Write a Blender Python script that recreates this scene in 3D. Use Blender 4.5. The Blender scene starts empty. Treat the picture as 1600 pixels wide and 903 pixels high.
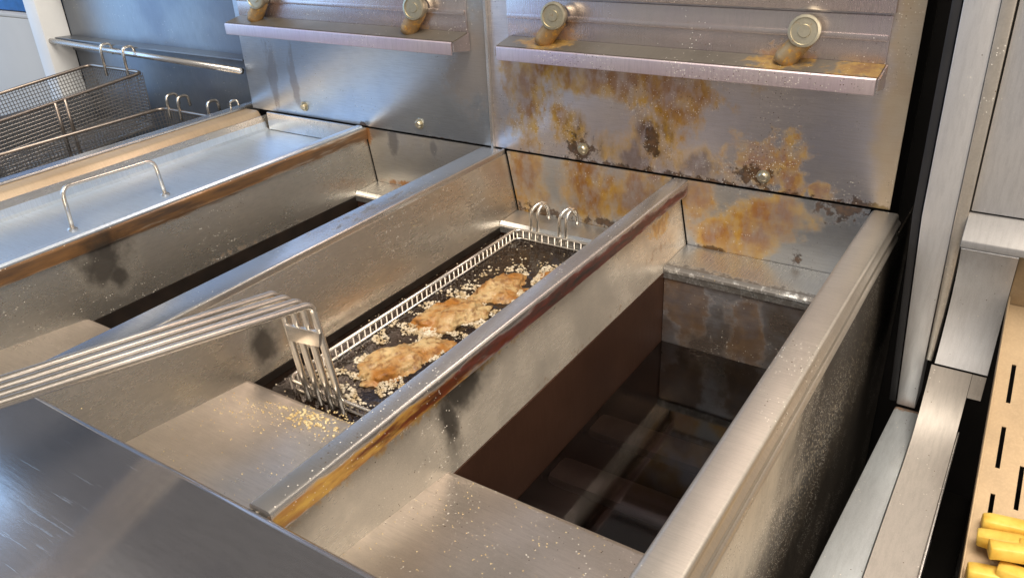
import bpy, bmesh, math, random
from mathutils import Vector, Matrix
random.seed(7)
S = bpy.context.scene
COL = S.collection
R = math.radians

# ------------------------------------------------------------------ camera
cam = bpy.data.cameras.new('camera'); camo = bpy.data.objects.new('camera', cam); COL.objects.link(camo)
cam.lens = 28.566; cam.sensor_width = 36; cam.clip_start = .01; cam.clip_end = 60
rx, ry, rz = Vector((0.8350, 0.5484, -0.0451)), Vector((-0.2207, 0.4088, 0.8856)), Vector((0.5041, -0.7295, 0.4623))
rz.normalize(); rx = (rx - rz * rx.dot(rz)).normalized(); ry = rz.cross(rx)
m3 = Matrix((rx, ry, rz)).transposed()
camo.matrix_world = Matrix.Translation((0.4935, -0.6938, 0.2708)) @ m3.to_4x4()
S.camera = camo

# ------------------------------------------------------------------ light
w = bpy.data.worlds.new('World'); S.world = w; w.use_nodes = True
w.node_tree.nodes['Background'].inputs[0].default_value = (1.0, .95, .90, 1)
w.node_tree.nodes['Background'].inputs[1].default_value = .33
def area(name, loc, target, sx, sy, power, col):
    l = bpy.data.lights.new(name, 'AREA'); l.shape = 'RECTANGLE'; l.size = sx; l.size_y = sy; l.energy = power; l.color = col
    o = bpy.data.objects.new(name, l); COL.objects.link(o); o.location = loc
    o.rotation_euler = (Vector(target) - Vector(loc)).to_track_quat('-Z', 'Y').to_euler()
    return o
area('window_light', (-3.3, -1.0, .9), (-.2, -.3, 0), 4.0, 2.8, 100, (.30, .58, 1.0))
area('ceiling_light', (.9, -1.0, 2.3), (.2, -.3, 0), 2.0, 1.0, 92, (1.0, .90, .78))
area('unseen_warm_light', (2.4, -2.4, 1.1), (.2, -.1, 0), 1.8, 1.8, 50, (1.0, .84, .68))  # warm light from the right front, source unseen
vs = S.view_settings; vs.view_transform = 'Standard'; vs.look = 'None'; vs.exposure = -.06; vs.gamma = 1; vs.use_curve_mapping = False

# ------------------------------------------------------------------ node helpers
class NT:
    def __init__(s, name):
        s.m = bpy.data.materials.new(name); s.m.use_nodes = True
        s.t = s.m.node_tree; s.b = s.t.nodes['Principled BSDF']
        g = s.t.nodes.new('ShaderNodeNewGeometry'); s.pos = g.outputs['Position']
    def n(s, typ, **k):
        x = s.t.nodes.new(typ)
        for a, v in k.items(): setattr(x, a, v)
        return x
    def put(s, sock, v):
        if isinstance(v, bpy.types.NodeSocket): s.t.links.new(v, sock)
        elif v is not None:
            if isinstance(v, (tuple, list)) and len(v) == 3 and sock.type == 'RGBA': v = (*v, 1)
            sock.default_value = v
    def math(s, op, a, b=0., c=None, clamp=False):
        x = s.n('ShaderNodeMath', operation=op, use_clamp=clamp); s.put(x.inputs[0], a); s.put(x.inputs[1], b)
        if c is not None: s.put(x.inputs[2], c)
        return x.outputs[0]
    def vec(s, op, a, b):
        x = s.n('ShaderNodeVectorMath', operation=op); s.put(x.inputs[0], a); s.put(x.inputs[1], b)
        return x.outputs['Value'] if op == 'LENGTH' else x.outputs[0]
    def noise(s, scale, detail=3, stretch=None, off=0, rough=.55):
        v = s.pos
        if stretch: v = s.vec('MULTIPLY', v, stretch)
        if off: v = s.vec('ADD', v, (off, off * .7, off * 1.3))
        x = s.n('ShaderNodeTexNoise'); s.put(x.inputs['Vector'], v); s.put(x.inputs['Scale'], scale); s.put(x.inputs['Detail'], detail); s.put(x.inputs['Roughness'], rough)
        return x.outputs['Fac']
    def sstep(s, v, a, b):
        x = s.n('ShaderNodeMapRange', interpolation_type='SMOOTHSTEP'); s.put(x.inputs[0], v); s.put(x.inputs[1], a); s.put(x.inputs[2], b)
        return x.outputs[0]
    def mix(s, f, a, b):
        x = s.n('ShaderNodeMix', data_type='RGBA'); s.put(x.inputs[0], f); s.put(x.inputs[6], a); s.put(x.inputs[7], b)
        return x.outputs[2]
    def mixf(s, f, a, b):
        x = s.n('ShaderNodeMix', data_type='FLOAT'); s.put(x.inputs[0], f); s.put(x.inputs[2], a); s.put(x.inputs[3], b)
        return x.outputs[0]
    def ell(s, c, r):
        "1 at the centre, 0 on the ellipsoid, negative outside"
        d = s.vec('DIVIDE', s.vec('SUBTRACT', s.pos, c), r)
        return s.math('SUBTRACT', 1., s.vec('LENGTH', d, (0, 0, 0)))
    def flecks(s, scale, size, keep=.35, off=0):
        x = s.n('ShaderNodeTexVoronoi'); v = s.vec('ADD', s.pos, (off, off, off)); s.put(x.inputs['Vector'], v); s.put(x.inputs['Scale'], scale)
        near = s.math('LESS_THAN', x.outputs['Distance'], size)
        sep = s.n('ShaderNodeSeparateColor'); s.t.links.new(x.outputs['Color'], sep.inputs[0])
        return s.math('MULTIPLY', near, s.math('LESS_THAN', sep.outputs[0], keep))

AMBER = (.66, .40, .06); AMBER2 = (.32, .135, .018); DARK = (.022, .013, .009); RED = (.16, .022, .010); BROWN = (.12, .055, .018); ORANGE = (.36, .14, .025); PATCH_BLACK = (.012, .010, .009)
def steel(name, base=(.60, .565, .52), rough=.24, brush=(1, 1, 1), bump=.08, tint=(.50, .51, .56), stains=(), fleck=0., smear=.5, blotch=9., metal=.86):
    """brushed stainless sheet; stains = dicts(col, col2, spots=[(centre, radii)], scale, amp, rough, op, stretch)"""
    a = NT(name)
    n1 = a.noise(blotch, 4); n2 = a.noise(60, 3, brush, 3.1); n3 = a.noise(600, 2, brush, 7.7)
    c = a.mix(a.sstep(n1, .38, .66), base, tint)
    c = a.mix(a.math('MULTIPLY', a.sstep(n2, .35, .75), .35), c, tuple(x * .62 for x in base))
    c = a.mix(a.math('MULTIPLY', a.sstep(n3, .4, .7), .22), c, tuple(min(1, x * 1.3) for x in base))
    r = a.math('ADD', rough - .07 * smear, a.math('MULTIPLY', n1, .22 * smear)); r = a.math('ADD', r, a.math('MULTIPLY', n2, .10 * smear))
    met = metal
    for i, st in enumerate(stains):
        v = None
        for cc, rr in st['spots']:
            e = a.ell(cc, rr); v = e if v is None else a.math('MAXIMUM', v, e)
        nz = a.noise(st.get('scale', 40), 5, st.get('stretch'), 11.3 + 5 * i, .62)
        v = a.math('ADD', a.math('MULTIPLY', v, st.get('gain', 1.)), a.math('MULTIPLY', a.math('SUBTRACT', nz, .5), st.get('amp', 2.2)))
        mk = a.math('MULTIPLY', a.sstep(v, st.get('t', .0), st.get('t', .0) + st.get('soft', .45)), st.get('op', .9))
        if st.get('film'):
            mk = a.math('MULTIPLY', mk, a.mixf(a.sstep(a.noise(22, 4, (1, 1, .5), 40 + i), .36, .62), .7, 1.))
            mk = a.math('MULTIPLY', mk, a.mixf(a.sstep(a.noise(110, 4, (1, 1, .55), 20 + i), .34, .60), 1 - st['film'], 1.))
        core = a.math('MULTIPLY_ADD', a.sstep(v, st.get('t', 0.) + .15, st.get('t', 0.) + 1.2), .65, a.math('MULTIPLY', a.sstep(a.noise(st.get('scale', 40) * 1.9, 4, st.get('stretch'), 2 + 3 * i), .36, .64), .55), True)
        col = a.mix(core, st['col'], st.get('col2', st['col']))
        c = a.mix(mk, c, col); r = a.mixf(mk, r, st.get('rough', .42)); met = a.mixf(mk, met, st.get('met', .25))
    if fleck:
        cl = a.sstep(a.noise(16, 3, None, 31), .46, .60)
        f = a.math('MULTIPLY', a.flecks(560, .23, min(1., fleck * 1.8)), cl); c = a.mix(f, c, (.85, .80, .70)); met = a.mixf(f, met, 0.); r = a.mixf(f, r, .5)
        f = a.math('MULTIPLY', a.flecks(470, .20, fleck, 3.3), cl); c = a.mix(f, c, (.10, .06, .03)); met = a.mixf(f, met, .2)
    a.put(a.b.inputs['Base Color'], c); a.put(a.b.inputs['Roughness'], r); a.put(a.b.inputs['Metallic'], met)
    bp = a.n('ShaderNodeBump'); a.put(bp.inputs['Strength'], bump); a.put(bp.inputs['Distance'], .002)
    a.put(bp.inputs['Height'], a.math('ADD', a.math('MULTIPLY', n1, .8), a.math('ADD', a.math('MULTIPLY', n2, .5), a.math('MULTIPLY', n3, .25))))
    a.t.links.new(bp.outputs[0], a.b.inputs['Normal'])
    return a.m
def plain(name, col, rough=.5, met=0., col2=None, scale=40, bump=0., ior=1.45, stretch=None):
    a = NT(name); n1 = a.noise(scale, 4, stretch)
    a.put(a.b.inputs['Base Color'], a.mix(a.sstep(n1, .35, .65), col, col2 or tuple(x * .75 for x in col)))
    a.put(a.b.inputs['Roughness'], rough); a.put(a.b.inputs['Metallic'], met); a.put(a.b.inputs['IOR'], ior)
    if bump:
        bp = a.n('ShaderNodeBump'); a.put(bp.inputs['Strength'], bump); a.put(bp.inputs['Distance'], .002); a.put(bp.inputs['Height'], n1); a.t.links.new(bp.outputs[0], a.b.inputs['Normal'])
    return a.m

# ------------------------------------------------------------------ mesh helpers
def tag(o, label=None, cat=None, group=None, kind=None):
    for k, v in (('label', label), ('category', cat), ('group', group), ('kind', kind)):
        if v: o[k] = v
    return o
def thing(name, label, cat, loc=(0, 0, 0), group=None):
    o = bpy.data.objects.new(name, None); COL.objects.link(o); o.location = loc; o.empty_display_size = .02
    return tag(o, label, cat, group)
def link(name, bm, mat, parent=None, smooth=False, bevel=0., seg=2):
    "world-space bmesh -> object; the origin stays with its thing"
    me = bpy.data.meshes.new(name)
    bmesh.ops.recalc_face_normals(bm, faces=bm.faces[:])
    if bevel:
        ed = [e for e in bm.edges if len(e.link_faces) == 2 and e.calc_face_angle(0) > .6]
        bmesh.ops.bevel(bm, geom=ed, offset=bevel, segments=seg, profile=.6, affect='EDGES', clamp_overlap=True)
    bm.to_mesh(me); bm.free()
    o = bpy.data.objects.new(name, me); COL.objects.link(o)
    if smooth or bevel:
        for p in me.polygons: p.use_smooth = True
        if bevel and not smooth: me.set_sharp_from_angle(angle=.6)
    me.materials.append(mat)
    if parent:
        o.parent = parent
        root = parent
        off = Vector((0, 0, 0))
        while root: off += root.location; root = root.parent
        me.transform(Matrix.Translation(-off))
    return o
def add_box(bm, x0, x1, y0, y1, z0, z1):
    v = [bm.verts.new((x, y, z)) for x in (x0, x1) for y in (y0, y1) for z in (z0, z1)]
    for f in ((0, 1, 3, 2), (4, 6, 7, 5), (0, 4, 5, 1), (2, 3, 7, 6), (0, 2, 6, 4), (1, 5, 7, 3)): bm.faces.new([v[i] for i in f])
def box(name, mat, parent, x0, x1, y0, y1, z0, z1, bevel=.0008):
    bm = bmesh.new(); add_box(bm, x0, x1, y0, y1, z0, z1); return link(name, bm, mat, parent, bevel=bevel)
def add_prism(bm, prof, axis, a0, a1):
    "prof = list of 2-d points in the plane normal to axis (0: (y,z)  1: (x,z)  2: (x,y))"
    def P(p, a): return {0: (a, p[0], p[1]), 1: (p[0], a, p[1]), 2: (p[0], p[1], a)}[axis]
    A = [bm.verts.new(P(p, a0)) for p in prof]; B = [bm.verts.new(P(p, a1)) for p in prof]; n = len(prof)
    bm.faces.new(A); bm.faces.new(B[::-1])
    for i in range(n): bm.faces.new((A[i], B[i], B[(i + 1) % n], A[(i + 1) % n]))
def prism(name, mat, parent, prof, axis, a0, a1, bevel=0., smooth=False):
    bm = bmesh.new(); add_prism(bm, prof, axis, a0, a1); return link(name, bm, mat, parent, bevel=bevel, smooth=smooth)
def sheet(pts, t):
    "open polyline profile -> closed profile of thickness t (offset to the left)"
    out = []
    for i, p in enumerate(pts):
        p = Vector(p); a = Vector(pts[max(i - 1, 0)]); b = Vector(pts[min(i + 1, len(pts) - 1)])
        d = (b - a).normalized(); nn = Vector((-d.y, d.x))
        if 0 < i < len(pts) - 1:
            d1 = (p - a).normalized(); k = max(.5, Vector((-d1.y, d1.x)).dot(nn))
            nn = nn / k
        out.append(p + nn * t)
    return [tuple(p) for p in pts] + [tuple(p) for p in out[::-1]]
def arc(cx, cz, r, a0, a1, n=6): return [(cx + r * math.cos(R(a0 + (a1 - a0) * i / n)), cz + r * math.sin(R(a0 + (a1 - a0) * i / n))) for i in range(n + 1)]
def add_tube(bm, pts, r, n=8, closed=False):
    pts = [Vector(p) for p in pts]; rings = []; up = None
    m = len(pts)
    for i, p in enumerate(pts):
        if closed: d = (pts[(i + 1) % m] - pts[i - 1]).normalized()
        else: d = (pts[min(i + 1, m - 1)] - pts[max(i - 1, 0)]).normalized()
        if up is None: up = d.orthogonal().normalized()
        up = (up - d * up.dot(d)); up = up.normalized() if up.length > 1e-6 else d.orthogonal().normalized()
        q = d.cross(up); rad = r[i] if isinstance(r, (list, tuple)) else r
        rings.append([bm.verts.new(p + up * (rad * math.cos(2 * math.pi * k / n)) + q * (rad * math.sin(2 * math.pi * k / n))) for k in range(n)])
    for i in range(m if closed else m - 1):
        A, B = rings[i], rings[(i + 1) % m]
        for k in range(n): bm.faces.new((A[k], A[(k + 1) % n], B[(k + 1) % n], B[k]))
    if not closed: bm.faces.new(rings[0][::-1]); bm.faces.new(rings[-1])
def tube(name, mat, parent, pts, r, n=10, closed=False):
    bm = bmesh.new(); add_tube(bm, pts, r, n, closed); return link(name, bm, mat, parent, smooth=True)
def rounded(pts, rad, seg=5):
    "round the corners of a 3-d polyline"
    pts = [Vector(p) for p in pts]; out = [pts[0]]
    for i in range(1, len(pts) - 1):
        a, p, b = pts[i - 1], pts[i], pts[i + 1]
        u = (a - p); v = (b - p); k = min(rad, u.length * .49, v.length * .49)
        p0 = p + u.normalized() * k; p1 = p + v.normalized() * k
        for j in range(seg + 1):
            t = j / seg; out.append(p0 * (1 - t) ** 2 + p * 2 * t * (1 - t) + p1 * t * t)
    out.append(pts[-1]); return out
def disc_stack(name, mat, parent, base, axis, prof, n=24):
    "lathe: prof = [(radius, height)] along axis from base"
    ax = Vector(axis).normalized(); u = ax.orthogonal().normalized(); v = ax.cross(u); bm = bmesh.new(); rings = []
    for r, h in prof:
        c = Vector(base) + ax * h
        rings.append([bm.verts.new(c + (u * math.cos(2 * math.pi * k / n) + v * math.sin(2 * math.pi * k / n)) * max(r, 1e-5)) for k in range(n)])
    for A, B in zip(rings, rings[1:]):
        for k in range(n): bm.faces.new((A[k], A[(k + 1) % n], B[(k + 1) % n], B[k]))
    bm.faces.new(rings[0][::-1]); bm.faces.new(rings[-1])
    o = link(name, bm, mat, parent, smooth=True); o.data.set_sharp_from_angle(angle=.7); return o

# ------------------------------------------------------------------ materials
Y0 = 0.0
M = {}
def spots(*l): return list(l)
def b3(x, z, rx_, rz_, y=0): return ((x, y, z), (rx_, 9, rz_))
M['splash_right'] = steel('stained_splash_steel', (.66, .62, .62), .30, (1, 1, 14), .10, (.54, .53, .60), fleck=.20, stains=[
    dict(col=AMBER, col2=AMBER2, spots=spots(b3(.12, .092, .15, .026), b3(.20, .080, .06, .028), b3(.045, .06, .035, .06), b3(.21, .062, .03, .03), b3(.08, .04, .02, .03)), scale=34, amp=2.9, stretch=(1, 1, .70), op=.97, t=-.06, soft=.55, film=.45, met=.6),
    dict(col=AMBER, col2=BROWN, spots=spots(b3(.102, .028, .014, .024), b3(.160, .016, .045, .022), b3(.232, .012, .026, .020), b3(.185, .035, .022, .035)), scale=42, amp=2.2, op=.97, t=-.20, soft=.6, film=.4, stretch=(1, 1, .6), met=.5),
    dict(col=AMBER, col2=ORANGE, spots=spots(b3(.290, .024, .040, .034), b3(.318, .014, .018, .028), b3(.344, .006, .014, .012)), scale=60, amp=2.6, op=.98, t=-.08, soft=.5, film=.35, met=.4),
    dict(col=DARK, col2=BROWN, spots=spots(b3(.105, .014, .024, .022), b3(.285, .012, .024, .016), b3(.225, .0, .20, .006), b3(.185, .03, .012, .02), b3(.38, .002, .04, .006)), scale=120, amp=3.2, op=.9, t=.2),
    dict(col=(.50, .33, .10), col2=(.55, .42, .2), spots=spots(b3(.397, .12, .024, .30)), scale=30, amp=1.2, op=.55, t=.0, soft=.6, met=.6)])
M['splash_left'] = steel('blue_lit_splash_steel', (.55, .60, .66), .26, (1, 1, 14), .08, (.44, .51, .61), fleck=.05, stains=[  # window's blue light is partly put into this base colour
    dict(col=(.16, .13, .12), spots=spots(b3(-.337, .05, .013, .045), b3(-.300, .045, .008, .05)), scale=90, amp=2.2, stretch=(1, 1, .4), op=.5, met=.7, soft=.5),
    dict(col=(.30, .18, .06), spots=spots(b3(-.02, .09, .05, .07)), scale=40, amp=1.6, op=.45, met=.5, soft=.6),
    dict(col=DARK, col2=BROWN, spots=spots(b3(-.19, .0, .012, .006), b3(-.06, .0, .08, .002)), scale=120, amp=2.5)])
M['bracket'] = steel('hanger_steel', (.60, .54, .52), .22, (14, 1, 1), .07, (.50, .42, .46), fleck=.05, stains=[
    dict(col=ORANGE, col2=AMBER, spots=spots(((.30, -.01, .121), (.03, .05, .016)), ((.08, -.01, .121), (.03, .05, .014)), ((-.10, -.01, .121), (.03, .05, .01)), ((.36, 0, .116), (.03, .05, .006))), scale=90, amp=2.4, op=.6, t=.1)])
M['shelf'] = steel('greasy_shelf_steel', (.21, .185, .15), .36, (14, 1, 1), .08, (.14, .125, .10), fleck=.04, metal=.5, stains=[dict(col=AMBER, col2=AMBER2, spots=spots(((.30, -.012, .118), (.03, .02, .02)), ((.075, -.012, .118), (.03, .02, .02)), ((.365, -.012, .118), (.03, .03, .02))), scale=90, amp=2.0, op=.6)])
M['lip'] = steel('speckled_lip_steel', (.66, .56, .57), .42, (14, 1, 1), .08, (.58, .47, .54), fleck=.30)
M['pin'] = steel('knob_steel', (.58, .54, .42), .30, (1, 1, 1), .12, (.44, .39, .27), stains=[dict(col=AMBER2, col2=DARK, spots=[((0, 0, .1), (9, 9, 9))], scale=240, amp=3, t=1.25, op=.6)])
M['pin_body'] = steel('rusty_sleeve_steel', (.34, .23, .11), .5, (1, 1, 1), .2, (.28, .16, .06), metal=.4, stains=[dict(col=ORANGE, col2=AMBER, spots=[((0, 0, .13), (9, 9, 9))], scale=220, amp=3, op=.7, t=.9)])
def wallmat(name, x, low2=None, rust=None, dark_patch=None, low=None, base=(.62, .56, .48), rough=.20, metal=.86):
    st = []
    if low: st.append(dict(col=AMBER2, col2=DARK, spots=[((x, -.2, -.070), (9, .24, .010)), ((x, -.06, -.05), (9, .09, .016))], scale=150, amp=3.0, op=.5, t=.8))
    if rust: st.append(rust)
    if low2: st.append(low2)
    if dark_patch: st.append(dict(col=PATCH_BLACK, col2=(.04, .035, .03), spots=dark_patch, scale=38, amp=1.5, op=.93, t=-.22, soft=.9, rough=.3))  # near-black patches toward the front of the side walls
    return steel(name, base, rough, (1, 1.5, 7), .015, (.52, .47, .40), fleck=.10, stains=st, metal=metal, smear=.9, blotch=16)
M['wallA'] = wallmat('well_wall_steel_a', -.187, rust=dict(col=(.24, .105, .022), col2=(.05, .022, .010), spots=[((-.187, -.26, -.006), (9, .55, .013))], scale=130, amp=1.9, op=.92, t=.05, stretch=(1, .10, 1), rough=.3), dark_patch=[((-.187, -.352, -.028), (9, .032, .030)), ((-.187, -.345, -.045), (9, .014, .018))], low=1, base=(.56, .515, .44))
M['wallB'] = wallmat('well_wall_steel_b', .0195, dark_patch=[((.0195, -.357, -.050), (9, .018, .022))])
M['wallC'] = wallmat('well_wall_steel_c', .214, rust=dict(col=AMBER, col2=ORANGE, spots=[((.214, -.40, -.018), (9, .16, .009)), ((.214, -.05, -.03), (9, .03, .01))], scale=110, amp=2.4, op=.75, t=.1), low2=dict(col=RED, col2=DARK, spots=[((.214, -.20, -.0165), (9, .28, .0065))], scale=120, amp=2.0, op=.85, t=.0, stretch=(1, .3, 1)), dark_patch=[((.214, -.352, -.022), (9, .034, .024)), ((.214, -.375, -.040), (9, .012, .030))], low=1, base=(.78, .70, .585), metal=.5)
M['wallR'] = wallmat('well_wall_steel_r', .2)
M['bar'] = plain('scaled_heating_bar', (.30, .28, .27), .6, col2=(.22, .205, .20))
M['back'] = steel('stained_back_wall_steel', (.60, .60, .60), .28, (1, 1, 10), .10, (.50, .53, .58), fleck=.06, stains=[
    dict(col=AMBER, col2=AMBER2, spots=spots(b3(.042, -.03, .026, .055), b3(.115, -.03, .036, .055), b3(.170, -.025, .040, .045)), scale=34, amp=2.3, stretch=(1, 1, .8), op=.97, t=-.28, soft=.7, film=.4, met=.5),
    dict(col=AMBER, col2=ORANGE, spots=spots(b3(.232, -.018, .022, .026), b3(.262, -.05, .034, .024), b3(.302, -.022, .040, .026), b3(.285, -.045, .03, .024)), scale=36, amp=1.9, op=.98, t=-.20, soft=.5, film=.3, met=.4),
    dict(col=DARK, col2=BROWN, spots=spots(b3(.06, -.062, .05, .010), b3(.14, -.062, .05, .008), b3(.331, -.058, .006, .018), b3(.362, -.006, .03, .018), b3(.25, -.066, .02, .005)), scale=110, amp=3.0, op=.9, t=.25)])
M['backA'] = steel('pale_back_wall_steel', (.60, .575, .53), .25, (1, 1, 10), .08, (.53, .54, .57), fleck=.04, stains=[
    dict(col=(.10, .09, .09), spots=spots(b3(-.145, -.012, .010, .022), b3(-.085, -.012, .007, .014)), scale=80, amp=1.0, op=.7, soft=.5, met=.5),
    dict(col=AMBER2, col2=ORANGE, spots=spots(b3(-.187, -.006, .010, .020), b3(-.1, -.064, .08, .006)), scale=100, amp=2.0)])
M['ledge'] = steel('front_slope_steel', (.66, .60, .535), .24, (1, 10, 1), .06, (.48, .435, .38), fleck=.09, smear=.9, blotch=14)
M['back_ledge'] = steel('back_ledge_steel', (.60, .60, .58), .24, (10, 1, 1), .10, (.50, .52, .55), fleck=.12, stains=[
    dict(col=(.06, .045, .035), spots=[((.19, -.052, -.068), (.5, .012, 9))], scale=160, amp=2.6, op=.8, t=.2)])
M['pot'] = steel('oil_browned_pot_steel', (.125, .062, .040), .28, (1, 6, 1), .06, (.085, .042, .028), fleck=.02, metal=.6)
M['potdark'] = plain('near_black_pot', (.022, .015, .011), .35, col2=(.012, .009, .007))  # near-black pot walls, darker than the browned pot
M['potback'] = steel('mottled_pot_back_steel', (.42, .35, .30), .24, (1, 1, 6), .08, (.62, .65, .72), fleck=.06, blotch=26, stains=[
    dict(col=(.17, .09, .03), col2=(.07, .035, .02), spots=[b3(.25, -.10, .03, .05), b3(.31, -.12, .02, .06), b3(.10, -.1, .2, .04)], scale=50, amp=2.0, op=.8)])
M['rail'] = steel('rail_steel', (.66, .625, .58), .20, (1, 16, 1), .05, (.58, .55, .53), fleck=.06)
M['railBC'] = steel('rusty_rail_steel', (.66, .625, .58), .20, (1, 16, 1), .06, (.58, .55, .53), fleck=.06, stains=[
    dict(col=ORANGE, col2=AMBER, spots=[((.2230, -.47, -.0105), (.006, .17, .0080))], scale=150, amp=1.6, op=.95, t=-.05, stretch=(1, .25, 1)),
    dict(col=RED, col2=DARK, spots=[((.2230, -.19, -.0100), (.006, .27, .0085))], scale=150, amp=1.5, op=.95, t=-.05, stretch=(1, .2, 1))])
M['railAB'] = steel('joining_strip_steel', (.60, .60, .61), .17, (1, 16, 1), .05, (.50, .52, .56), fleck=.04, stains=[
    dict(col=(.05, .05, .06), spots=[((0, -.2, 0), (.03, .16, .02))], scale=170, amp=3.4, op=.7, t=.75, stretch=(1, .4, 1))])
M['railCD'] = steel('dull_outer_rail_steel', (.60, .55, .48), .30, (1, 16, 1), .06, (.50, .455, .40), fleck=.14, metal=.75)
M['railL'] = steel('warm_rail_steel', (.58, .45, .31), .36, (1, 16, 1), .05, (.50, .37, .24), metal=.4)
M['outer'] = steel('grimy_shaded_outer_steel', (.66, .585, .47), .30, (1, 18, 1), .05, (.58, .50, .39), fleck=.3, metal=.45, stains=[  # black grime fade also paints the gap's shade into the colour
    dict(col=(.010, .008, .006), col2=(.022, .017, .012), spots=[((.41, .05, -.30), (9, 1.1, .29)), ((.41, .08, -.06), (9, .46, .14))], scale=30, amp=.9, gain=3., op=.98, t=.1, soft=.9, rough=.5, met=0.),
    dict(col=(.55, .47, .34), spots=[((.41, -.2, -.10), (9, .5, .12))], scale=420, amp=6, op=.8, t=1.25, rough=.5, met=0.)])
M['deck'] = steel('brushed_deck_steel', (.45, .435, .44), .10, (1, 9, 1), .012, (.37, .36, .38), smear=.35, stains=[
    dict(col=(.75, .75, .75), spots=[((.12, -.58, 0), (.25, .12, 9))], scale=26, stretch=(.8, 22, 1), amp=4.2, op=.45, t=1.32, soft=.15, met=1., rough=.35)])
M['lid'] = steel('lid_steel', (.62, .69, .77), .34, (1, 12, 1), .04, (.52, .60, .69), fleck=.04, metal=.75)  # base tinted blue to carry the window's reflected light
M['lidrim'] = steel('lid_rim_steel', (.66, .64, .62), .22, (1, 12, 1), .05, (.55, .54, .52))
M['wire'] = steel('bright_wire_steel', (.74, .70, .64), .16, (1, 1, 1), .0, (.62, .57, .50))
M['wire_mid'] = steel('oily_wire_steel', (.50, .45, .39), .24, (1, 1, 1), .0, (.36, .31, .26))
M['wire_dark'] = steel('browned_wire_steel', (.36, .31, .27), .30, (1, 1, 1), .0, (.22, .18, .15))
M['mesh'] = steel('basket_mesh_steel', (.34, .32, .30), .30, (1, 1, 1), .0, (.20, .185, .17))
M['cool'] = steel('cool_panel_steel', (.27, .29, .31), .34, (14, 1, 1), .05, (.19, .21, .25), metal=.8, fleck=.03)
M['station'] = steel('station_steel', (.66, .65, .645), .34, (7, 1, 1), .04, (.54, .545, .56), metal=.7, fleck=.015, smear=.9)
M['stationflat'] = steel('station_floor_steel', (.52, .475, .425), .50, (7, 1, 1), .04, (.46, .42, .38), fleck=.02, metal=.5, stains=[
    dict(col=AMBER2, col2=BROWN, spots=[((.44, -.055, -.15), (.03, .006, .01))], scale=200, amp=2, op=.8)])
M['stationcool'] = steel('bluish_strip_steel', (.58, .62, .64), .40, (7, 1, 1), .04, (.50, .52, .53), fleck=.03, metal=.6, stains=[dict(col=AMBER2, col2=BROWN, spots=[((.447, -.052, -.15), (.03, .005, .01))], scale=200, amp=2, op=.8)])
M['stepsteel'] = steel('dull_step_steel', (.34, .325, .31), .45, (7, 1, 1), .04, (.29, .28, .27), metal=.6)
M['black'] = plain('shade_black', (.008, .007, .006), .35)  # black put behind seams and openings in place of their shade
M['strip_black'] = plain('near_black_strip', (.02, .02, .022), .5)  # near-black colour for the upright's edge and the cabinet trim
M['tray'] = steel('warm_tray_steel', (.38, .275, .16), .42, (1, 1, 1), .03, (.345, .245, .14), metal=.4)
M['white'] = plain('white_painted_post', (.78, .80, .80), .45, col2=(.72, .74, .75), scale=12)
M['cabinet'] = plain('pale_grey_cabinet_paint', (.52, .52, .50), .5, col2=(.48, .48, .46), scale=6)
M['blue'] = plain('blue_plastic', (.02, .16, .50), .4)
M['floor'] = plain('dark_floor_tiles', (.05, .042, .036), .6, scale=9)

# ------------------------------------------------------------------ the setting
tag(box('floor', M['floor'], None, -2.2, 1.6, -1.6, .6, -.93, -.90, 0), kind='structure')

tag(box('rear_wall', plain('gap_dark_rear_wall', (.012, .010, .009), .7), None, -2.2, 1.6, .14, .17, -.90, 1.2, 0), kind='structure')  # near-black backing added so the open gap reads dark

# ------------------------------------------------------------------ the two fryers
FR = thing('deep_fryer', 'open stainless deep fryer with rust-stained splash panel, wire basket in its left well', 'deep fryer', (.2, -.3, -.9), 'twin-well deep fryers standing side by side')
FL = thing('deep_fryer', 'left stainless deep fryer with blue-lit splash panel and one well covered by a lid', 'deep fryer', (-.2, -.3, -.9), 'twin-well deep fryers standing side by side')

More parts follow.
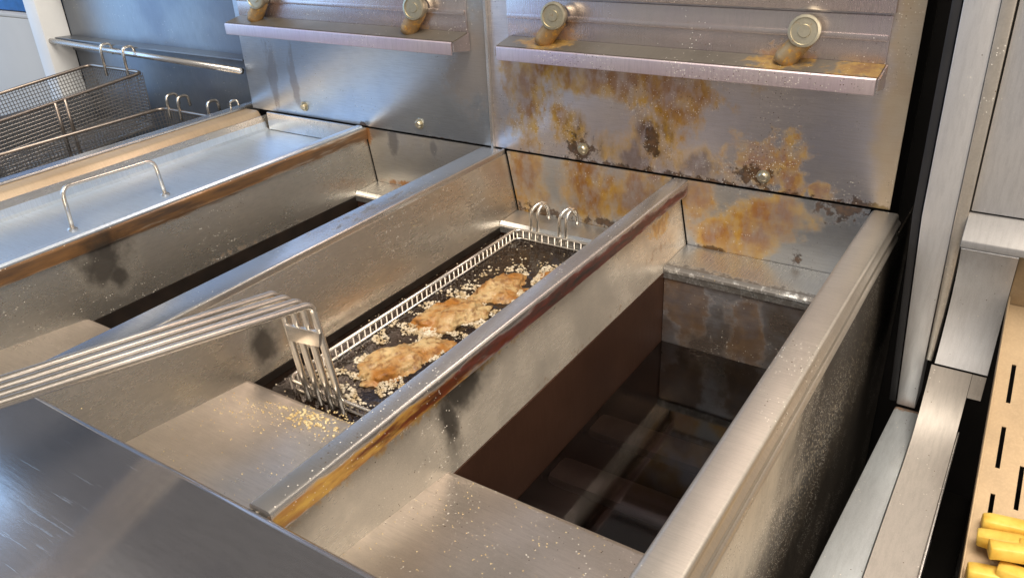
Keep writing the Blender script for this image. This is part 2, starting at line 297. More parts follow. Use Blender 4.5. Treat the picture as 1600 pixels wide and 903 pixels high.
def well(F, xl, xr, ox0, ox1, mleft, mback, yo0=-.384, yo1=-.055, potback=None):
    """one frying well: xl/xr wall faces at the rails, leaning in to ox0..ox1, the pot opening; yo0..yo1 its depth"""
    t = .0016; zl = -.068; zw = zl - .005
    prism('well_side_wall', mleft, F, [(xl - t, -.0045), (xl, -.0045), (ox0 - .0006, zw), (ox0 - .0006 - t, zw)], 1, -.517, -.0005)
    prism('well_side_wall', M['wallR'], F, [(xr + t, -.0045), (xr, -.0045), (ox1 + .0006, zw), (ox1 + .0006 + t, zw)], 1, -.517, -.0005)
    g = .0011
    prism('well_back_wall', mback, F, [(xl + g, -.0012), (xr - g, -.0012), (ox1 + .0006 - g, zl - .0015), (ox0 - .0006 + g, zl - .0015)], 1, -.0004, .0016)
    box('well_front_wall', M['ledge'], F, xl + .0003, xr - .0003, -.5185, -.517, -.075, -.0045, .0004)
    # back ledge with a turned-down bead at the pot
    prof = sheet([(-.0012, zl), (yo1 - .004, zl - .001)] + arc(yo1 - .004, zl - .004, .003, 90, 200, 4) + [(yo1 - .007, zl - .010)], -.0014)
    prism('back_ledge', M['back_ledge'], F, prof, 0, ox0 - .0008, ox1 + .0008)
    prof = sheet([(-.5165, -.056), (-.42, -.0655), (yo0 - .004, -.069), (yo0 - .0012, -.0700), (yo0, -.0725), (yo0, -.080)], -.0014)
    prism('front_slope', M['ledge'], F, prof, 0, ox0 - .0028, ox1 + .0028)
    zb = -.30; d = .003
    bm = bmesh.new()
    add_box(bm, ox0 - d, ox0, yo0 - d, yo1, zb, zw - .0006); add_box(bm, ox1, ox1 + d, yo0 - d, yo1, zb, zw - .0006)
    add_box(bm, ox0, ox1, yo0 - d, yo0 - .0002, zb, zl - .0125)
    add_box(bm, ox0, ox1, yo0, yo1 - .008, zb - .003, zb)
    link('frying_pot', bm, M['pot'] if xl > .1 else M['potdark'], F, bevel=.0004)
    yb = yo1 - .0075
    box('pot_back_wall', potback or M['pot'], F, ox0 + .0003, ox1 - .0003, yb + .0003, yb + .003, zb, zl - .0105, .0004)

well(FR, .0155, .2072, .029, .197, M['wallB'], M['back'], yo0=-.378, yo1=-.030)
well(FR, .2130, .3870, .2260, .374, M['wallC'], M['back'], yo0=-.384, yo1=-.048, potback=M['potback'])
well(FL, -.1885, -.0155, -.1775, -.0240, M['wallA'], M['backA'], yo0=-.383, yo1=-.033)
well(FL, -.3610, -.1950, -.350, -.206, M['wallR'], M['backA'], yo0=-.383, yo1=-.033)
for y in (-.262, -.196): box('heating_bar', M['bar'], FR, .2275, .3730, y - .015, y + .015, -.1760, -.1560, .008)

def railprof(x0, x1, h=.012, r=.004):
    return [(x0, -h)] + arc(x0 + r, -r, r, 180, 90, 4) + arc(x1 - r, -r, r, 90, 0, 4) + [(x1, -h)]
def rail(F, x0, x1, mat, h=.012, r=.004, name='divider_rail', y0=-.5165):
    o = prism(name, mat, F, railprof(x0, x1, h, r), 1, y0, -.0012, smooth=True); o.data.set_sharp_from_angle(angle=.8); return o
rail(FR, .2075, .2230, M['railBC'], .0150, .0022)
rail(FR, -.0150, .0140, M['railAB'], .012, .0015, 'joining_strip')
prism('strip_edge_bead', M['rail'], FR, [(.0122, .0002), (.0122, .0014), (.0142, .0014), (.0150, .0004), (.0150, -.0090), (.0143, -.0090)], 1, -.5165, -.0014, bevel=.0004)
rail(FL, -.1965, -.1845, M['wallA'], .014, .003)
prism('divider_rail', M['railL'], FL, [(-.4080, -.024), (-.4080, -.003), (-.4060, -.0005), (-.3780, -.0005), (-.3755, -.0020), (-.3618, -.0240)], 1, -.5165, -.0012, bevel=.0008)
prism('rail_edge_strip', M['lidrim'], FL, [(-.4082, .0000), (-.4082, .0024), (-.3990, .0024), (-.3980, .0000)], 1, -.5165, -.0012, bevel=.0006)
# outer rail of the right fryer: rounded cap with a folded seam, then the tall outer side sheet
o = prism('outer_rail', M['railCD'], FR, [(.3864, -.013)] + arc(.3904, -.004, .004, 180, 90, 4) + arc(.4060, -.0025, .0025, 90, 0, 4) + [(.4085, -.0050), (.4106, -.0070), (.4110, -.0085), (.4100, -.0100), (.4092, -.0190), (.4108, -.0205), (.4108, -.0240), (.400, -.0240)], 1, -.95, -.0012, smooth=True)
o.data.set_sharp_from_angle(angle=.9)
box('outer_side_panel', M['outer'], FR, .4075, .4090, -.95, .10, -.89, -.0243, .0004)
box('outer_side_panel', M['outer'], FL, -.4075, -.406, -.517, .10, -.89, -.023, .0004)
box('core_wall', M['pot'], FL, -.4055, -.3740, -.516, -.002, -.12, -.0225, 0)
# front deck
def deck(F, x0, x1):
    prof = sheet([(-.5168, -.070), (-.5168, -.006)] + arc(-.5228, -.006, .006, 0, 90, 6) + [(-.95, 0.0)] + arc(-.95, -.012, .012, 90, 180, 5) + [(-.962, -.09)], .0015)
    o = prism('front_deck', M['deck'], F, prof, 0, x0, x1, smooth=True); o.data.set_sharp_from_angle(angle=.5)
deck(FR, .0004, .3858); deck(FL, -.4085, -.0004)
box('cabinet_body', M['cool'], FR, .002, .4070, -.955, .09, -.88, -.32, .002)
box('cabinet_body', M['cool'], FL, -.4055, -.002, -.955, .09, -.88, -.32, .002)

# splash panels, hangers, knobs
def splash(F, x0, x1, mat, lx0, lx1, screws, knobs):
    box('splash_panel', mat, F, x0, x1, .0006, .0030, .0011, .55, .0006)
    box('flue_box', M['black'], F, x0 + .004, x1 - .004, .0065, .088, -.30, .548, .001)
    s = bpy.data.objects
    hang = box('basket_hanger', M['bracket'], F, lx0 - .004, lx1, -.0022, .0001, .1185, .1560, .0006)
    box('hanger_rib', M['bracket'], hang, lx0 - .003, lx1 - .001, -.0042, -.0024, .1370, .1420, .0008)
    box('hanger_cover_plate', M['bracket'], F, lx0 - .004, lx1 + .002, -.0075, .0001, .1585, .40, .0010)
    prism('hanger_shelf', M['shelf'], hang, sheet([(-.0024, .1190), (-.027, .1142)], -.0012), 0, lx0 - .001, lx1)
    prof = [(-.0290, .1150), (-.0300, .1138), (-.0300, .1020), (-.0288, .1015), (-.0272, .1130)]
    prism('hanger_lip', M['lip'], hang, prof, 0, lx0, lx1 - .0005, bevel=.0003)
    for xe in (lx0 - .0022, lx1 + .0004):
        prism('hanger_gusset', M['bracket'], hang, [(-.0005, .1010), (-.0005, .1195), (-.0284, .1136), (-.0284, .1050)], 0, xe, xe + .0012)
    for x in screws:
        sc = disc_stack('screw', M['pin'], F, (x, .0006, .0140), (0, -1, 0), [(.0062, 0), (.0062, .0012), (.0042, .0013), (.0042, .0035), (.0030, .0048)], 12)
    for x in knobs:
        k = disc_stack('knob', M['pin'], hang, (x, -.0185, .1445), (.14, -1, .14), [(.0090, -.013), (.0095, -.004), (.0122, -.0035), (.0128, .000), (.0123, .0022), (.0104, .0026), (.0100, .0014), (.0052, .0016), (.0047, .0026)], 28)
        tube('knob_sleeve', M['pin_body'], k, [(x + .002, -.0120, .1400), (x - .0080, -.0125, .1290), (x - .0135, -.0130, .1220), (x - .0155, -.0132, .1175)], [.0078, .0090, .0094, .0088], 16)
splash(FR, .0012, .4004, M['splash_right'], .0300, .3792, (.1096, .293), (.0892, .3187))
splash(FL, -.3877, -.0012, M['splash_left'], -.3720, -.0244, (-.2879, -.1026), (-.0783, -.3200))
prism('splash_seam_bead', M['lidrim'], FR, [(-.0022, -.0012), (-.0018, -.0030), (.0012, -.0030), (.0016, .0004), (-.0022, .0004)], 2, -.0002, .55)

# ------------------------------------------------------------------ lid over the left well
LID = thing('fryer_lid', 'flat shiny blue-grey metal lid with a wire loop handle covering the far left well', 'lid', (-.28, -.26, -.02))
prof = [(-.3595, -.012)] + [(-.3585, -.0200), (-.3550, -.0225), (-.2020, -.0225), (-.1980, -.0200), (-.1965, .0015), (-.1945, .0030), (-.1880, .0030), (-.1862, .0012), (-.1862, -.0004), (-.1876, -.0004), (-.1890, .0016), (-.1935, .0016), (-.1950, .0004), (-.1972, -.0215), (-.2010, -.0240), (-.3560, -.0240), (-.3602, -.0210), (-.3612, -.012)]
prism('lid_plate', M['lid'], LID, prof, 1, -.514, -.006)
prism('back_rim', M['lidrim'], LID, [(-.0058, -.0220), (-.0058, .0005), (-.0030, .0005), (-.0030, -.0220)], 0, -.355, -.2, bevel=.0006)
tube('lid_handle', M['wire'], LID, rounded([(-.270, -.330, -.0225), (-.282, -.323, .0160), (-.282, -.222, .0130), (-.270, -.226, -.0225)], .010), .0022, 12)
for y in (-.330, -.226): disc_stack('handle_foot', M['lidrim'], LID, (-.270, y, -.0224), (0, 0, 1), [(.0048, 0), (.0046, .0012), (.0030, .0022)], 14)

# ------------------------------------------------------------------ oil
def oil_mat(name, bump, sc, col=(.011, .0055, .003)):
    a = NT(name); n = a.noise(sc, 4); f = a.flecks(170, .10, .16)
    c = a.mix(a.sstep(a.noise(14, 3), .4, .7), col, tuple(v * 1.6 for v in col)); c = a.mix(f, c, (.55, .45, .30))
    a.put(a.b.inputs['Base Color'], c); a.put(a.b.inputs['Roughness'], .05); a.put(a.b.inputs['IOR'], 1.62); 
    bp = a.n('ShaderNodeBump'); a.put(bp.inputs['Strength'], bump); a.put(bp.inputs['Distance'], .004); a.put(bp.inputs['Height'], n); a.t.links.new(bp.outputs[0], a.b.inputs['Normal'])
    return a.m
M['oil'] = oil_mat('still_dark_oil', .015, 12)
def clear_oil(name):
    a = NT(name); a.put(a.b.inputs['Base Color'], (.062, .038, .030)); a.put(a.b.inputs['Roughness'], .06); a.put(a.b.inputs['IOR'], 1.58); a.put(a.b.inputs['Transmission Weight'], 1.)
    bp = a.n('ShaderNodeBump'); a.put(bp.inputs['Strength'], .02); a.put(bp.inputs['Distance'], .004); a.put(bp.inputs['Height'], a.noise(14, 3)); a.t.links.new(bp.outputs[0], a.b.inputs['Normal'])
    return a.m
M['oil_clear'] = clear_oil('clear_brown_oil')
M['oil_boil'] = oil_mat('boiling_dark_oil', .35, 70)
def oil(label, x0, x1, y0, y1, z, mat, seg=0):
    bm = bmesh.new()
    nx, ny = (2, 2) if not seg else (60, 120)
    V = [[bm.verts.new((x0 + (x1 - x0) * i / nx, y0 + (y1 - y0) * j / ny, z + (seg * (random.random() - .5) if 0 < i < nx and 0 < j < ny else 0))) for j in range(ny + 1)] for i in range(nx + 1)]
    for i in range(nx):
        for j in range(ny): bm.faces.new((V[i][j], V[i + 1][j], V[i + 1][j + 1], V[i][j + 1]))
    r = bmesh.ops.extrude_face_region(bm, geom=bm.faces[:])
    for v in r['geom']:
        if isinstance(v, bmesh.types.BMVert): v.co.z = -.299
    o = link('frying_oil', bm, mat, None, smooth=bool(seg))
    return tag(o, label, 'oil', 'oil in the frying wells')
oil('still dark brown oil low in the empty right well', .2267, .3738, -.3838, -.0557, -.147, M['oil_clear'])
oil('boiling dark oil around the wire basket in the middle well', .0292, .1968, -.3778, -.0377, -.0800, M['oil_boil'], .0006)
oil('black oil in the narrow well beside the lid', -.1773, -.0242, -.3828, -.0407, -.0940, M['oil'])

# ------------------------------------------------------------------ basket in the middle well
BX0, BX1, BY0, BY1, BZ = .052, .190, -.360, -.040, -.0705
BK = thing('fry_basket', 'bright wire fry basket sunk in boiling oil with long four-rod handle', 'fry basket', (.12, -.2, -.16), 'wire fry baskets')
def loop(z, dx=0.): return rounded([(BX0 - dx, BY0 + .02, z), (BX0 - dx, BY1 + dx, z), (BX1 + dx, BY1 + dx, z), (BX1 + dx, BY0 - dx, z), (BX0 - dx, BY0 - dx, z), (BX0 - dx, BY0 + .0199, z)], .010)
tube('rim_wire', M['wire'], BK, loop(BZ, .0015), .0016, 8)
tube('rim_wire', M['wire'], BK, loop(BZ - .0085, .0), .0012, 8)
bm = bmesh.new(); zb = -.165; r = .00085
ny = 46
for i in range(ny + 1):
    y = BY0 + (BY1 - BY0) * i / ny
    add_tube(bm, [(BX0, y, BZ), (BX0 + .002, y, zb), (BX1 - .002, y, zb), (BX1, y, BZ)], r, 5)
nx = 18
for i in range(1, nx):
    x = BX0 + (BX1 - BX0) * i / nx
    add_tube(bm, [(x, BY0, BZ), (x, BY0 + .002, zb), (x, BY1 - .002, zb), (x, BY1, BZ)], r, 5)
for z in (-.0865, -.10, -.115, -.13, -.145):
    add_tube(bm, [(BX0, BY0, z), (BX0, BY1, z), (BX1, BY1, z), (BX1, BY0, z)], r, 5, True)
tag(link('wire_mesh', bm, M['wire_mid'], BK, smooth=True), 'fine wire mesh sides and floor of the basket', kind='stuff')
for x in (.072, .106):
    tube('hook', M['wire'], BK, rounded([(x - .004, BY1 + .002, -.085), (x - .004, BY1 + .004, -.046), (x + .002, BY1 + .016, -.040), (x + .006, BY1 + .022, -.050), (x + .006, BY1 + .022, -.062)], .008), .0019, 8)
    tube('hook', M['wire'], BK, rounded([(x + .004, BY1 + .002, -.085), (x + .004, BY1 + .004, -.046), (x + .006, BY1 + .016, -.040), (x + .006, BY1 + .022, -.050)], .008), .0019, 8)
HN = None
top = [.0640, .0760, .0880, .0990]; bot = [.0770, .0890, .1005, .1120]; end = [.0865, .0945, .1025, .1105]
for i in range(4):
    p = [(bot[i], -.3625, -.098), (bot[i] * .5 + top[i] * .5, -.3645, -.045), (top[i], -.3660, .0095), (end[i], -.562, .0555), (end[i] + .013, -.74, .098)]
    tube('handle_rod', M['wire'], BK, rounded(p, .007, 6), .0027, 10)
prism('handle_plate', M['wire'], BK, [(.0715, -.026), (.1035, -.022), (.1060, -.010), (.0705, -.013)], 1, -.3698, -.3668, bevel=.0006)
tube('handle_end_loop', M['wire'], BK, rounded([(end[0] + .013, -.738, .0976), (end[0] + .014, -.752, .101), (end[3] + .012, -.752, .101), (end[3] + .013, -.738, .0976)], .006), .0021, 8)

# ------------------------------------------------------------------ food and foam
def food_mat():
    a = NT('golden_batter'); n1 = a.noise(55, 5); n2 = a.noise(160, 4, None, 4)
    c = a.mix(a.sstep(a.noise(38, 3, None, 9), .34, .66), (.38, .155, .024), (.60, .44, .22)); c = a.mix(a.math('MULTIPLY', a.sstep(n2, .46, .68), .75), c, (.17, .065, .016))
    a.put(a.b.inputs['Base Color'], c); a.put(a.b.inputs['Roughness'], .42); a.put(a.b.inputs['Subsurface Weight'], .15); a.put(a.b.inputs['Subsurface Radius'], (.004, .002, .001))
    bp = a.n('ShaderNodeBump'); a.put(bp.inputs['Strength'], .7); a.put(bp.inputs['Distance'], .003); a.put(bp.inputs['Height'], a.math('ADD', n1, n2)); a.t.links.new(bp.outputs[0], a.b.inputs['Normal'])
    return a.m
M['food'] = food_mat()
M['foam'] = plain('cream_oil_foam', (.74, .66, .52), .15, col2=(.50, .38, .22), scale=90)
from mathutils import noise as mn
def lump(label, c, size, rot, seed):
    bm = bmesh.new(); bmesh.ops.create_icosphere(bm, subdivisions=5, radius=1)
    for v in bm.verts:
        p = v.co.copy(); k = 1 + .32 * mn.noise(p * 1.3 + Vector((seed, 0, 0))) + .16 * mn.noise(p * 3.4 + Vector((0, seed, 0))) + .12 * mn.noise(p * 7 + Vector((0, 0, seed))) + .07 * abs(mn.noise(p * 16 + Vector((seed, seed, 0)))) + .04 * mn.noise(p * 34)
        v.co = Vector((p.x * size[0], p.y * size[1], p.z * size[2])) * k
    bm.transform(Matrix.Translation(c) @ Matrix.Rotation(rot, 4, 'Z'))
    return tag(link('battered_piece', bm, M['food'], None, smooth=True), label, 'fried food', 'battered pieces frying in the basket')
lump('golden battered piece nearest the basket handle', (.098, -.292, -.0880), (.026, .046, .017), -.25, 1.7)
lump('golden battered piece second from the handle, mid basket', (.093, -.210, -.0880), (.027, .042, .017), -.3, 5.2)
lump('pale battered piece third from the handle', (.104, -.148, -.0880), (.026, .036, .016), -.2, 9.1)
lump('pale foamy battered piece furthest from the handle', (.142, -.106, -.0885), (.028, .024, .012), .2, 13.4)
_t = bmesh.new(); bmesh.ops.create_icosphere(_t, subdivisions=1, radius=1); TV = [v.co.copy() for v in _t.verts]; TF = [[v.index for v in f.verts] for f in _t.faces]; _t.free()
def blobs(name, items, mat):
    V, F = [], []
    for x, y, z, r in items:
        k = len(V); q = Matrix.Rotation(random.random() * 6, 3, (random.random(), random.random(), 1)); sx = random.uniform(.8, 1.3)
        for v in TV: w_ = q @ v; V.append((x + w_.x * r * sx, y + w_.y * r, z + w_.z * r * .8))
        F += [[i + k for i in f] for f in TF]
    me = bpy.data.meshes.new(name); me.from_pydata(V, [], F); me.materials.append(mat)
    for p in me.polygons: p.use_smooth = True
    o = bpy.data.objects.new(name, me); COL.objects.link(o); return o
ctr = [(.098, -.292), (.093, -.21), (.104, -.148), (.142, -.106), (.085, -.33), (.075, -.25), (.12, -.18)]
fo = []
for k in range(14000):
    c = random.choice(ctr); a = random.random() * 6.28; d = random.gauss(.026, .010)
    x, y = c[0] + d * math.cos(a) * .9, c[1] + d * math.sin(a) * 1.35
    if not (BX0 + .003 < x < BX1 - .003 and BY0 + .004 < y < BY1 - .03): continue
    if mn.noise(Vector((x, y, 0)) * 55) < .0: continue
    rr = random.choice((.0004, .0005, .0006, .0008, .0011, .0016)); fo.append((x, y, -.0800 + rr * .2 + .0010 * random.random(), rr))
for k in range(420):
    fo.append((random.uniform(.032, .195), random.uniform(-.375, -.045), -.0798, random.choice((.0004, .0006, .0009))))
tag(blobs('oil_foam', fo, M['foam']), 'cream foam bubbles on the oil around the frying pieces', 'foam', kind='stuff')
# crumbs on the front slope of the middle well and elsewhere
M['crumb'] = plain('pale_batter_crumb', (.80, .68, .40), .6, col2=(.62, .45, .2), scale=200)
cr = []
def slope_z(y): return -.056 - (.0135 * (y + .5165) / .1325) + .0004
def crumb(x, y, z, r): cr.append((x, y, z, r))
for k in range(420):
    t = random.random()
    x = .04 + .13 * random.random() ** .8 + random.gauss(0, .012); y = -.386 - abs(random.gauss(0, .016)) - .012 * math.sin(x * 40)
    x = min(max(x, .022), .203); y = max(y, -.51)
    crumb(x, y, slope_z(y), random.choice((.0004, .0005, .0006, .0008)))
for k in range(110):
    x, y = random.gauss(.105, .012), random.gauss(-.392, .006); y = min(y, -.3855)
    crumb(x, y, slope_z(y) + random.random() * .0008, random.choice((.0007, .0009, .0013)))
for k in range(170): x, y = random.uniform(.022, .203), random.uniform(-.51, -.386); crumb(x, y, slope_z(y), random.choice((.0003, .0005)))
for k in range(260): x, y = random.uniform(.216, .384), random.uniform(-.51, -.387); crumb(x, y, slope_z(y), random.choice((.00025, .0004)))
for k in range(60): crumb(.0198, random.uniform(-.5, -.02), random.uniform(-.066, -.02), random.choice((.0003, .0005)))
for k in range(110): crumb(random.uniform(.227, .373), -.050 + random.gauss(0, .003), -.0688, random.choice((.0005, .0008)))
tag(blobs('crumbs', cr, M['crumb']), 'pale batter crumbs scattered over the fryer ledges', 'crumbs', kind='stuff')

# ------------------------------------------------------------------ neighbouring fryer and what stands on the left
NB = thing('deep_fryer', 'neighbouring fryer behind the hanging basket with blue-grey back panel and basket rod', 'deep fryer', (-.62, -.2, -.9))
box('back_panel', M['cool'], NB, -.832, -.392, .030, .034, -.20, .150, .0006)
box('tall_back_panel', M['cool'], NB, -.832, -.392, .020, .034, .156, .50, .0012)
prism('back_panel_lip', M['lidrim'], NB, [(.012, .1500), (.012, .1535), (.034, .1555), (.034, .1505)], 0, -.832, -.392, bevel=.0005)
tube('basket_rod', M['lidrim'], NB, [(-.834, -.004, .0590), (-.39, -.004, .0500)], .0042, 12)
prism('rod_backing_strip', M['cool'], NB, [(.0295, .040), (.0295, .062), (.002, .0635), (.002, .0615), (.026, .060), (.026, .040)], 0, -.832, -.392)
bm = bmesh.new(); add_box(bm, -.822, -.426, -.45, .0296, -.125, -.122); add_box(bm, -.4255, -.4235, -.45, .0296, -.125, -.0125); add_box(bm, -.826, -.822, -.45, .0296, -.125, -.03)
link('well_liner', bm, M['cool'], NB, bevel=.0005)
prism('divider_rail', M['lidrim'], NB, railprof(-.4240, -.4095, .012, .003), 1, -.45, .028)
prism('front_deck', M['cool'], NB, [(-.832, -.02), (-.832, -.006), (-.41, -.006), (-.41, -.02)], 1, -.95, -.452, bevel=.001)
box('cabinet_body', M['cool'], NB, -.83, -.412, -.94, .03, -.89, -.13, .002)

def small_basket(name, label, x0, x1, y0, y1, zr, h, tilt, hooks, hook_top, handle=True, step=.0046):
    B = thing(name, label, 'fry basket', ((x0 + x1) / 2, (y0 + y1) / 2, zr - h), 'wire fry baskets')
    T = Matrix.Translation((0, y1, zr)) @ Matrix.Rotation(tilt, 4, 'X') @ Matrix.Translation((0, -y1, -zr))
    def tr(l): return [T @ Vector(p) for p in l]
    tp = .012
    tube('rim_wire', M['wire_dark'], B, tr(rounded([(x0, y0 + .03, zr), (x0, y1, zr), (x1, y1, zr), (x1, y0, zr), (x0, y0, zr), (x0, y0 + .0299, zr)], .012)), .0024, 8)
    bm = bmesh.new(); zb = zr - h; r = .0006
    n = int((y1 - y0) / step)
    for i in range(n + 1):
        y = y0 + (y1 - y0) * i / n; add_tube(bm, tr([(x0, y, zr), (x0 + tp, y, zb), (x1 - tp, y, zb), (x1, y, zr)]), r, 4)
    n = int((x1 - x0) / step)
    for i in range(1, n):
        x = x0 + (x1 - x0) * i / n; add_tube(bm, tr([(x, y0, zr), (x, y0 + tp, zb), (x, y1 - tp * .3, zb), (x, y1, zr)]), r, 4)
    n = int(h / step)
    for i in range(1, n + 1):
        t = i / n; z = zr - h * t; a = tp * t
        add_tube(bm, tr([(x0 + a, y0 + a, z), (x0 + a, y1 - a * .3, z), (x1 - a, y1 - a * .3, z), (x1 - a, y0 + a, z)]), r, 4, True)
    tag(link('wire_mesh', bm, M['mesh'], B), kind='stuff')
    for x in hooks:
        tube('hook', M['wire'], B, rounded([(x, y1 - .002, zr - .012), (x, y1 - .001, hook_top), (x, y1 + .016, hook_top), (x, y1 + .017, hook_top - .016)], .007), .0021, 8)
    for d in (0, .014):
        tube('strut', M['wire_dark'], B, tr([(x1 + .0015, y0 + .10 + d, zr), (x1 + .0015 - tp, y0 + .10 + d, zb)]), .0022, 6)
    if handle:
        for d in (-.02, .02):
            tube('handle_rod', M['wire_dark'], B, tr(rounded([((x0 + x1) / 2 + d, y0 + .02, zb), ((x0 + x1) / 2 + d, y0 - .004, zr + .004), ((x0 + x1) / 2 + d * .8, y0 - .17, zr + .02)], .01)), .0026, 8)
    return B
small_basket('fry_basket', 'dark wire mesh fry basket hanging from the rod above the left fryer', -.722, -.592, -.250, -.016, .0335, .078, R(4.5), (-.680, -.625), .0655)
small_basket('fry_basket', 'low wire mesh basket half hidden behind the tan rail, only hooks and rim showing', -.562, -.430, -.36, -.018, -.014, .07, 0, (-.545, -.520, -.456), .006, True, .0052)
tag(tube('rail_hook', M['wire'], None, rounded([(-.4165, -.012, -.001), (-.4165, -.012, .010), (-.406, -.008, .012), (-.405, -.007, .004)], .005), .0016, 8), 'small bright wire hook on the rail by the blue-lit splash panel', 'hook')

tag(box('white_post', M['white'], None, -.868, -.834, -.012, .030, -.90, .55, .002), 'white square post behind the hanging mesh basket', 'post')
CB = thing('storage_cabinet', 'pale grey cabinet side at the far left edge', 'cabinet', (-1.2, 0, -.9))
box('side_panel', M['cabinet'], CB, -1.60, -.871, .000, .030, -.90, .088, .002)
box('top_panel', M['cabinet'], CB, -1.60, -.871, .0005, .35, .0885, .094, .001)
box('trim_strip', M['strip_black'], CB, -.8706, -.8686, -.004, .028, -.90, .085, .0004)
BB = thing('blue_bin', 'blue plastic bin edge on top of the pale cabinet', 'bin', (-1.2, .08, .0945))
bm = bmesh.new(); add_box(bm, -1.55, -.872, .012, .32, .0945, .30); link('bin_body', bm, M['blue'], BB, bevel=.008)
bm = bmesh.new(); add_box(bm, -1.56, -.868, .006, .33, .2995, .318); link('bin_rim', bm, M['blue'], BB, bevel=.005)

# ------------------------------------------------------------------ dump station on the right
DS = thing('fry_dump_station', 'stainless fry dump station at the right with slotted warm tray and tall back', 'dump station', (.6, -.2, -.9))
# tapered upright and its continuation toward the viewer
def quadslab(name, mat, front, dep, bevel=.001):
    bm = bmesh.new(); A = [bm.verts.new(p) for p in front]; B = [bm.verts.new(Vector(p) + Vector(dep)) for p in front]
    bm.faces.new(A); bm.faces.new(B[::-1]); n = len(A)
    for i in range(n): bm.faces.new((A[i], B[i], B[(i + 1) % n], A[(i + 1) % n]))
    return link(name, bm, mat, DS, bevel=bevel)
quadslab('upright_strip', M['station'], [(.4395, -.05, -.1500), (.4540, -.05, -.1500), (.4520, -.05, .02), (.4490, -.05, .60), (.4260, -.05, .60), (.4300, -.05, .02)], (0, .03, 0))
quadslab('upright_edge', M['strip_black'], [(.4330, -.047, -.1500), (.4385, -.047, -.1500), (.4290, -.047, .02), (.4255, -.047, .60), (.4180, -.047, .60), (.4230, -.047, .02)], (0, .12, 0))
quadslab('front_strip', M['stationcool'], [(.4390, -.0505, -.1508), (.4590, -.0505, -.1508), (.4592, -.42, -.1440), (.4240, -.42, -.1440)], (0, 0, -.03), .003)
quadslab('upright_flange', M['railCD'], [(.4543, -.052, -.100), (.4585, -.052, -.100), (.4605, -.052, .030), (.4590, -.052, .60), (.4494, -.052, .60), (.4523, -.052, .02)], (0, .03, 0), .0008)
box('tall_back_panel', M['station'], DS, .4615, .80, -.049, -.046, .0300, .60, .0008)
prism('back_step', M['stepsteel'], DS, [(-.0475, .0290), (-.050, .0282), (-.066, .0130), (-.067, .0080), (-.0640, .0070), (-.0450, .0250)], 0, .4605, .80, bevel=.0008)
# concave scoop panel below the step
pts = [(-.0660, .0065)] + [(-.0620 + .0200 * math.sin(math.pi * t) , .0060 - .1000 * t) for t in (0.08, .2, .35, .5, .65, .8, .92)] + [(-.0625, -.0950)]
o = prism('scoop_panel', M['station'], DS, sheet(pts, .0012), 0, .4615, .4985, smooth=True); o.data.set_sharp_from_angle(angle=.6)
pts = [(-.0610, -.0975), (-.066, -.112), (-.080, -.132), (-.100, -.1440), (-.130, -.1490), (-.42, -.1440)]
o = prism('lower_channel', M['stationflat'], DS, sheet(pts, -.0014), 0, .4595, .4885, smooth=True); o.data.set_sharp_from_angle(angle=.6)
prism('channel_edge', M['rail'], DS, [(-.085, -.1420), (-.085, -.1370), (-.110, -.1450), (-.42, -.1410), (-.42, -.1460), (-.115, -.1505)], 0, .4888, .4903, bevel=.0006)
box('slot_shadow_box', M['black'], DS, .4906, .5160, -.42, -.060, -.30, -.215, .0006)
prism('channel_corner', M['stationflat'], DS, sheet([(-.0612, -.0975), (-.066, -.112), (-.0675, -.1155)], -.0014), 0, .4888, .4984)
box('station_body', M['station'], DS, .4400, .80, -.42, -.02, -.88, -.305, .002)
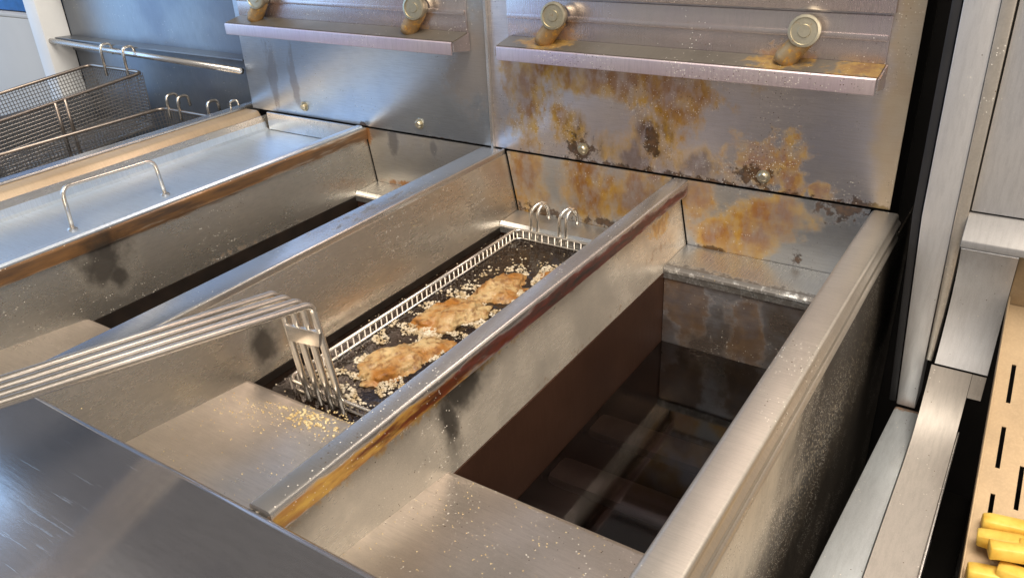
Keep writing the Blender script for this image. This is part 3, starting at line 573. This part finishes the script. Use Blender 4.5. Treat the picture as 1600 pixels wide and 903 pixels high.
# perforated tray: a sloping plate with real staggered slots
def tray_pt(u, v):     # u across (x), v along toward the viewer
    y = -.045 - v; z = -.040 - .1150 * min(v, .20) / .20
    if v < .0: z = -.040
    return (u + .065 * v, y, z)
bm = bmesh.new(); cells = set()
du, dv = .0028, .0055; nu, nv = 92, 40; u0 = .5000
V = {}
def gv(i, j):
    if (i, j) not in V: V[(i, j)] = bm.verts.new(tray_pt(u0 + i * du, j * dv))
    return V[(i, j)]
for i in range(nu):
    for j in range(nv):
        col = i % 5 == 3; k = (i // 5) % 2
        hole = col and 5 < j < 37 and ((j + 4 * k) % 8) < 5
        if not hole: bm.faces.new((gv(i, j), gv(i + 1, j), gv(i + 1, j + 1), gv(i, j + 1)))
r = bmesh.ops.extrude_face_region(bm, geom=bm.faces[:])
for v in r['geom']:
    if isinstance(v, bmesh.types.BMVert): v.co += Vector((0, .0006, -.0012))
link('perforated_tray', bm, M['tray'], DS)
box('tray_back_wall', M['tray'], DS, .4988, .78, -.0440, -.0425, -.041, .0065, .0006)
quadslab('tray_edge', M['tray'], [(.4988, -.046, -.0330), (.5118, -.245, -.1500), (.5118, -.245, -.1590), (.4988, -.046, -.0430)], (.0014, 0, 0), .0004)
box('tray_drip_pan', M['black'], DS, .51, .78, -.41, -.05, -.24, -.20, .001)
# fries
M['fry'] = plain('golden_french_fry', (.88, .62, .13), .40, col2=(.74, .44, .06), scale=60, bump=.3)
fr = [(.520, -.196, .006, 1.15), (.518, -.212, .012, 1.0), (.516, -.228, .010, 1.2), (.530, -.218, .022, 1.3), (.528, -.206, .008, 1.6), (.545, -.200, .010, .8), (.540, -.214, .018, 1.0), (.552, -.222, .024, 1.5), (.532, -.236, .020, .7), (.560, -.210, .014, 1.2), (.556, -.232, .016, 1.0), (.522, -.242, .014, 1.4)]
for k, (x, y, up, a) in enumerate(fr):
    L = random.uniform(.070, .095); v = -y - .045; z = tray_pt(x, v)[2] + up
    d = Vector((math.cos(a - .9), math.sin(a - .9) * .6, .05 * random.uniform(-1, 1))).normalized()
    c = Vector((x + .036, y, z)); bend = Vector((0, 0, random.uniform(-.003, .003)))
    bm = bmesh.new(); P = [c + d * (L * (t - .5)) + bend * math.sin(math.pi * t) for t in (0, .06, .3, .6, .94, 1)]
    add_tube(bm, P, [q * random.uniform(.9, 1.12) for q in (.0066, .0070, .0074, .0075, .0070, .0062)], 4)
    bmesh.ops.bevel(bm, geom=[e for e in bm.edges], offset=.0009, segments=1, affect='EDGES')
    tag(link('french_fry', bm, M['fry'], None, smooth=True), 'golden french fry in the pile on the slotted tray', 'french fry', 'fries heaped on the tray')
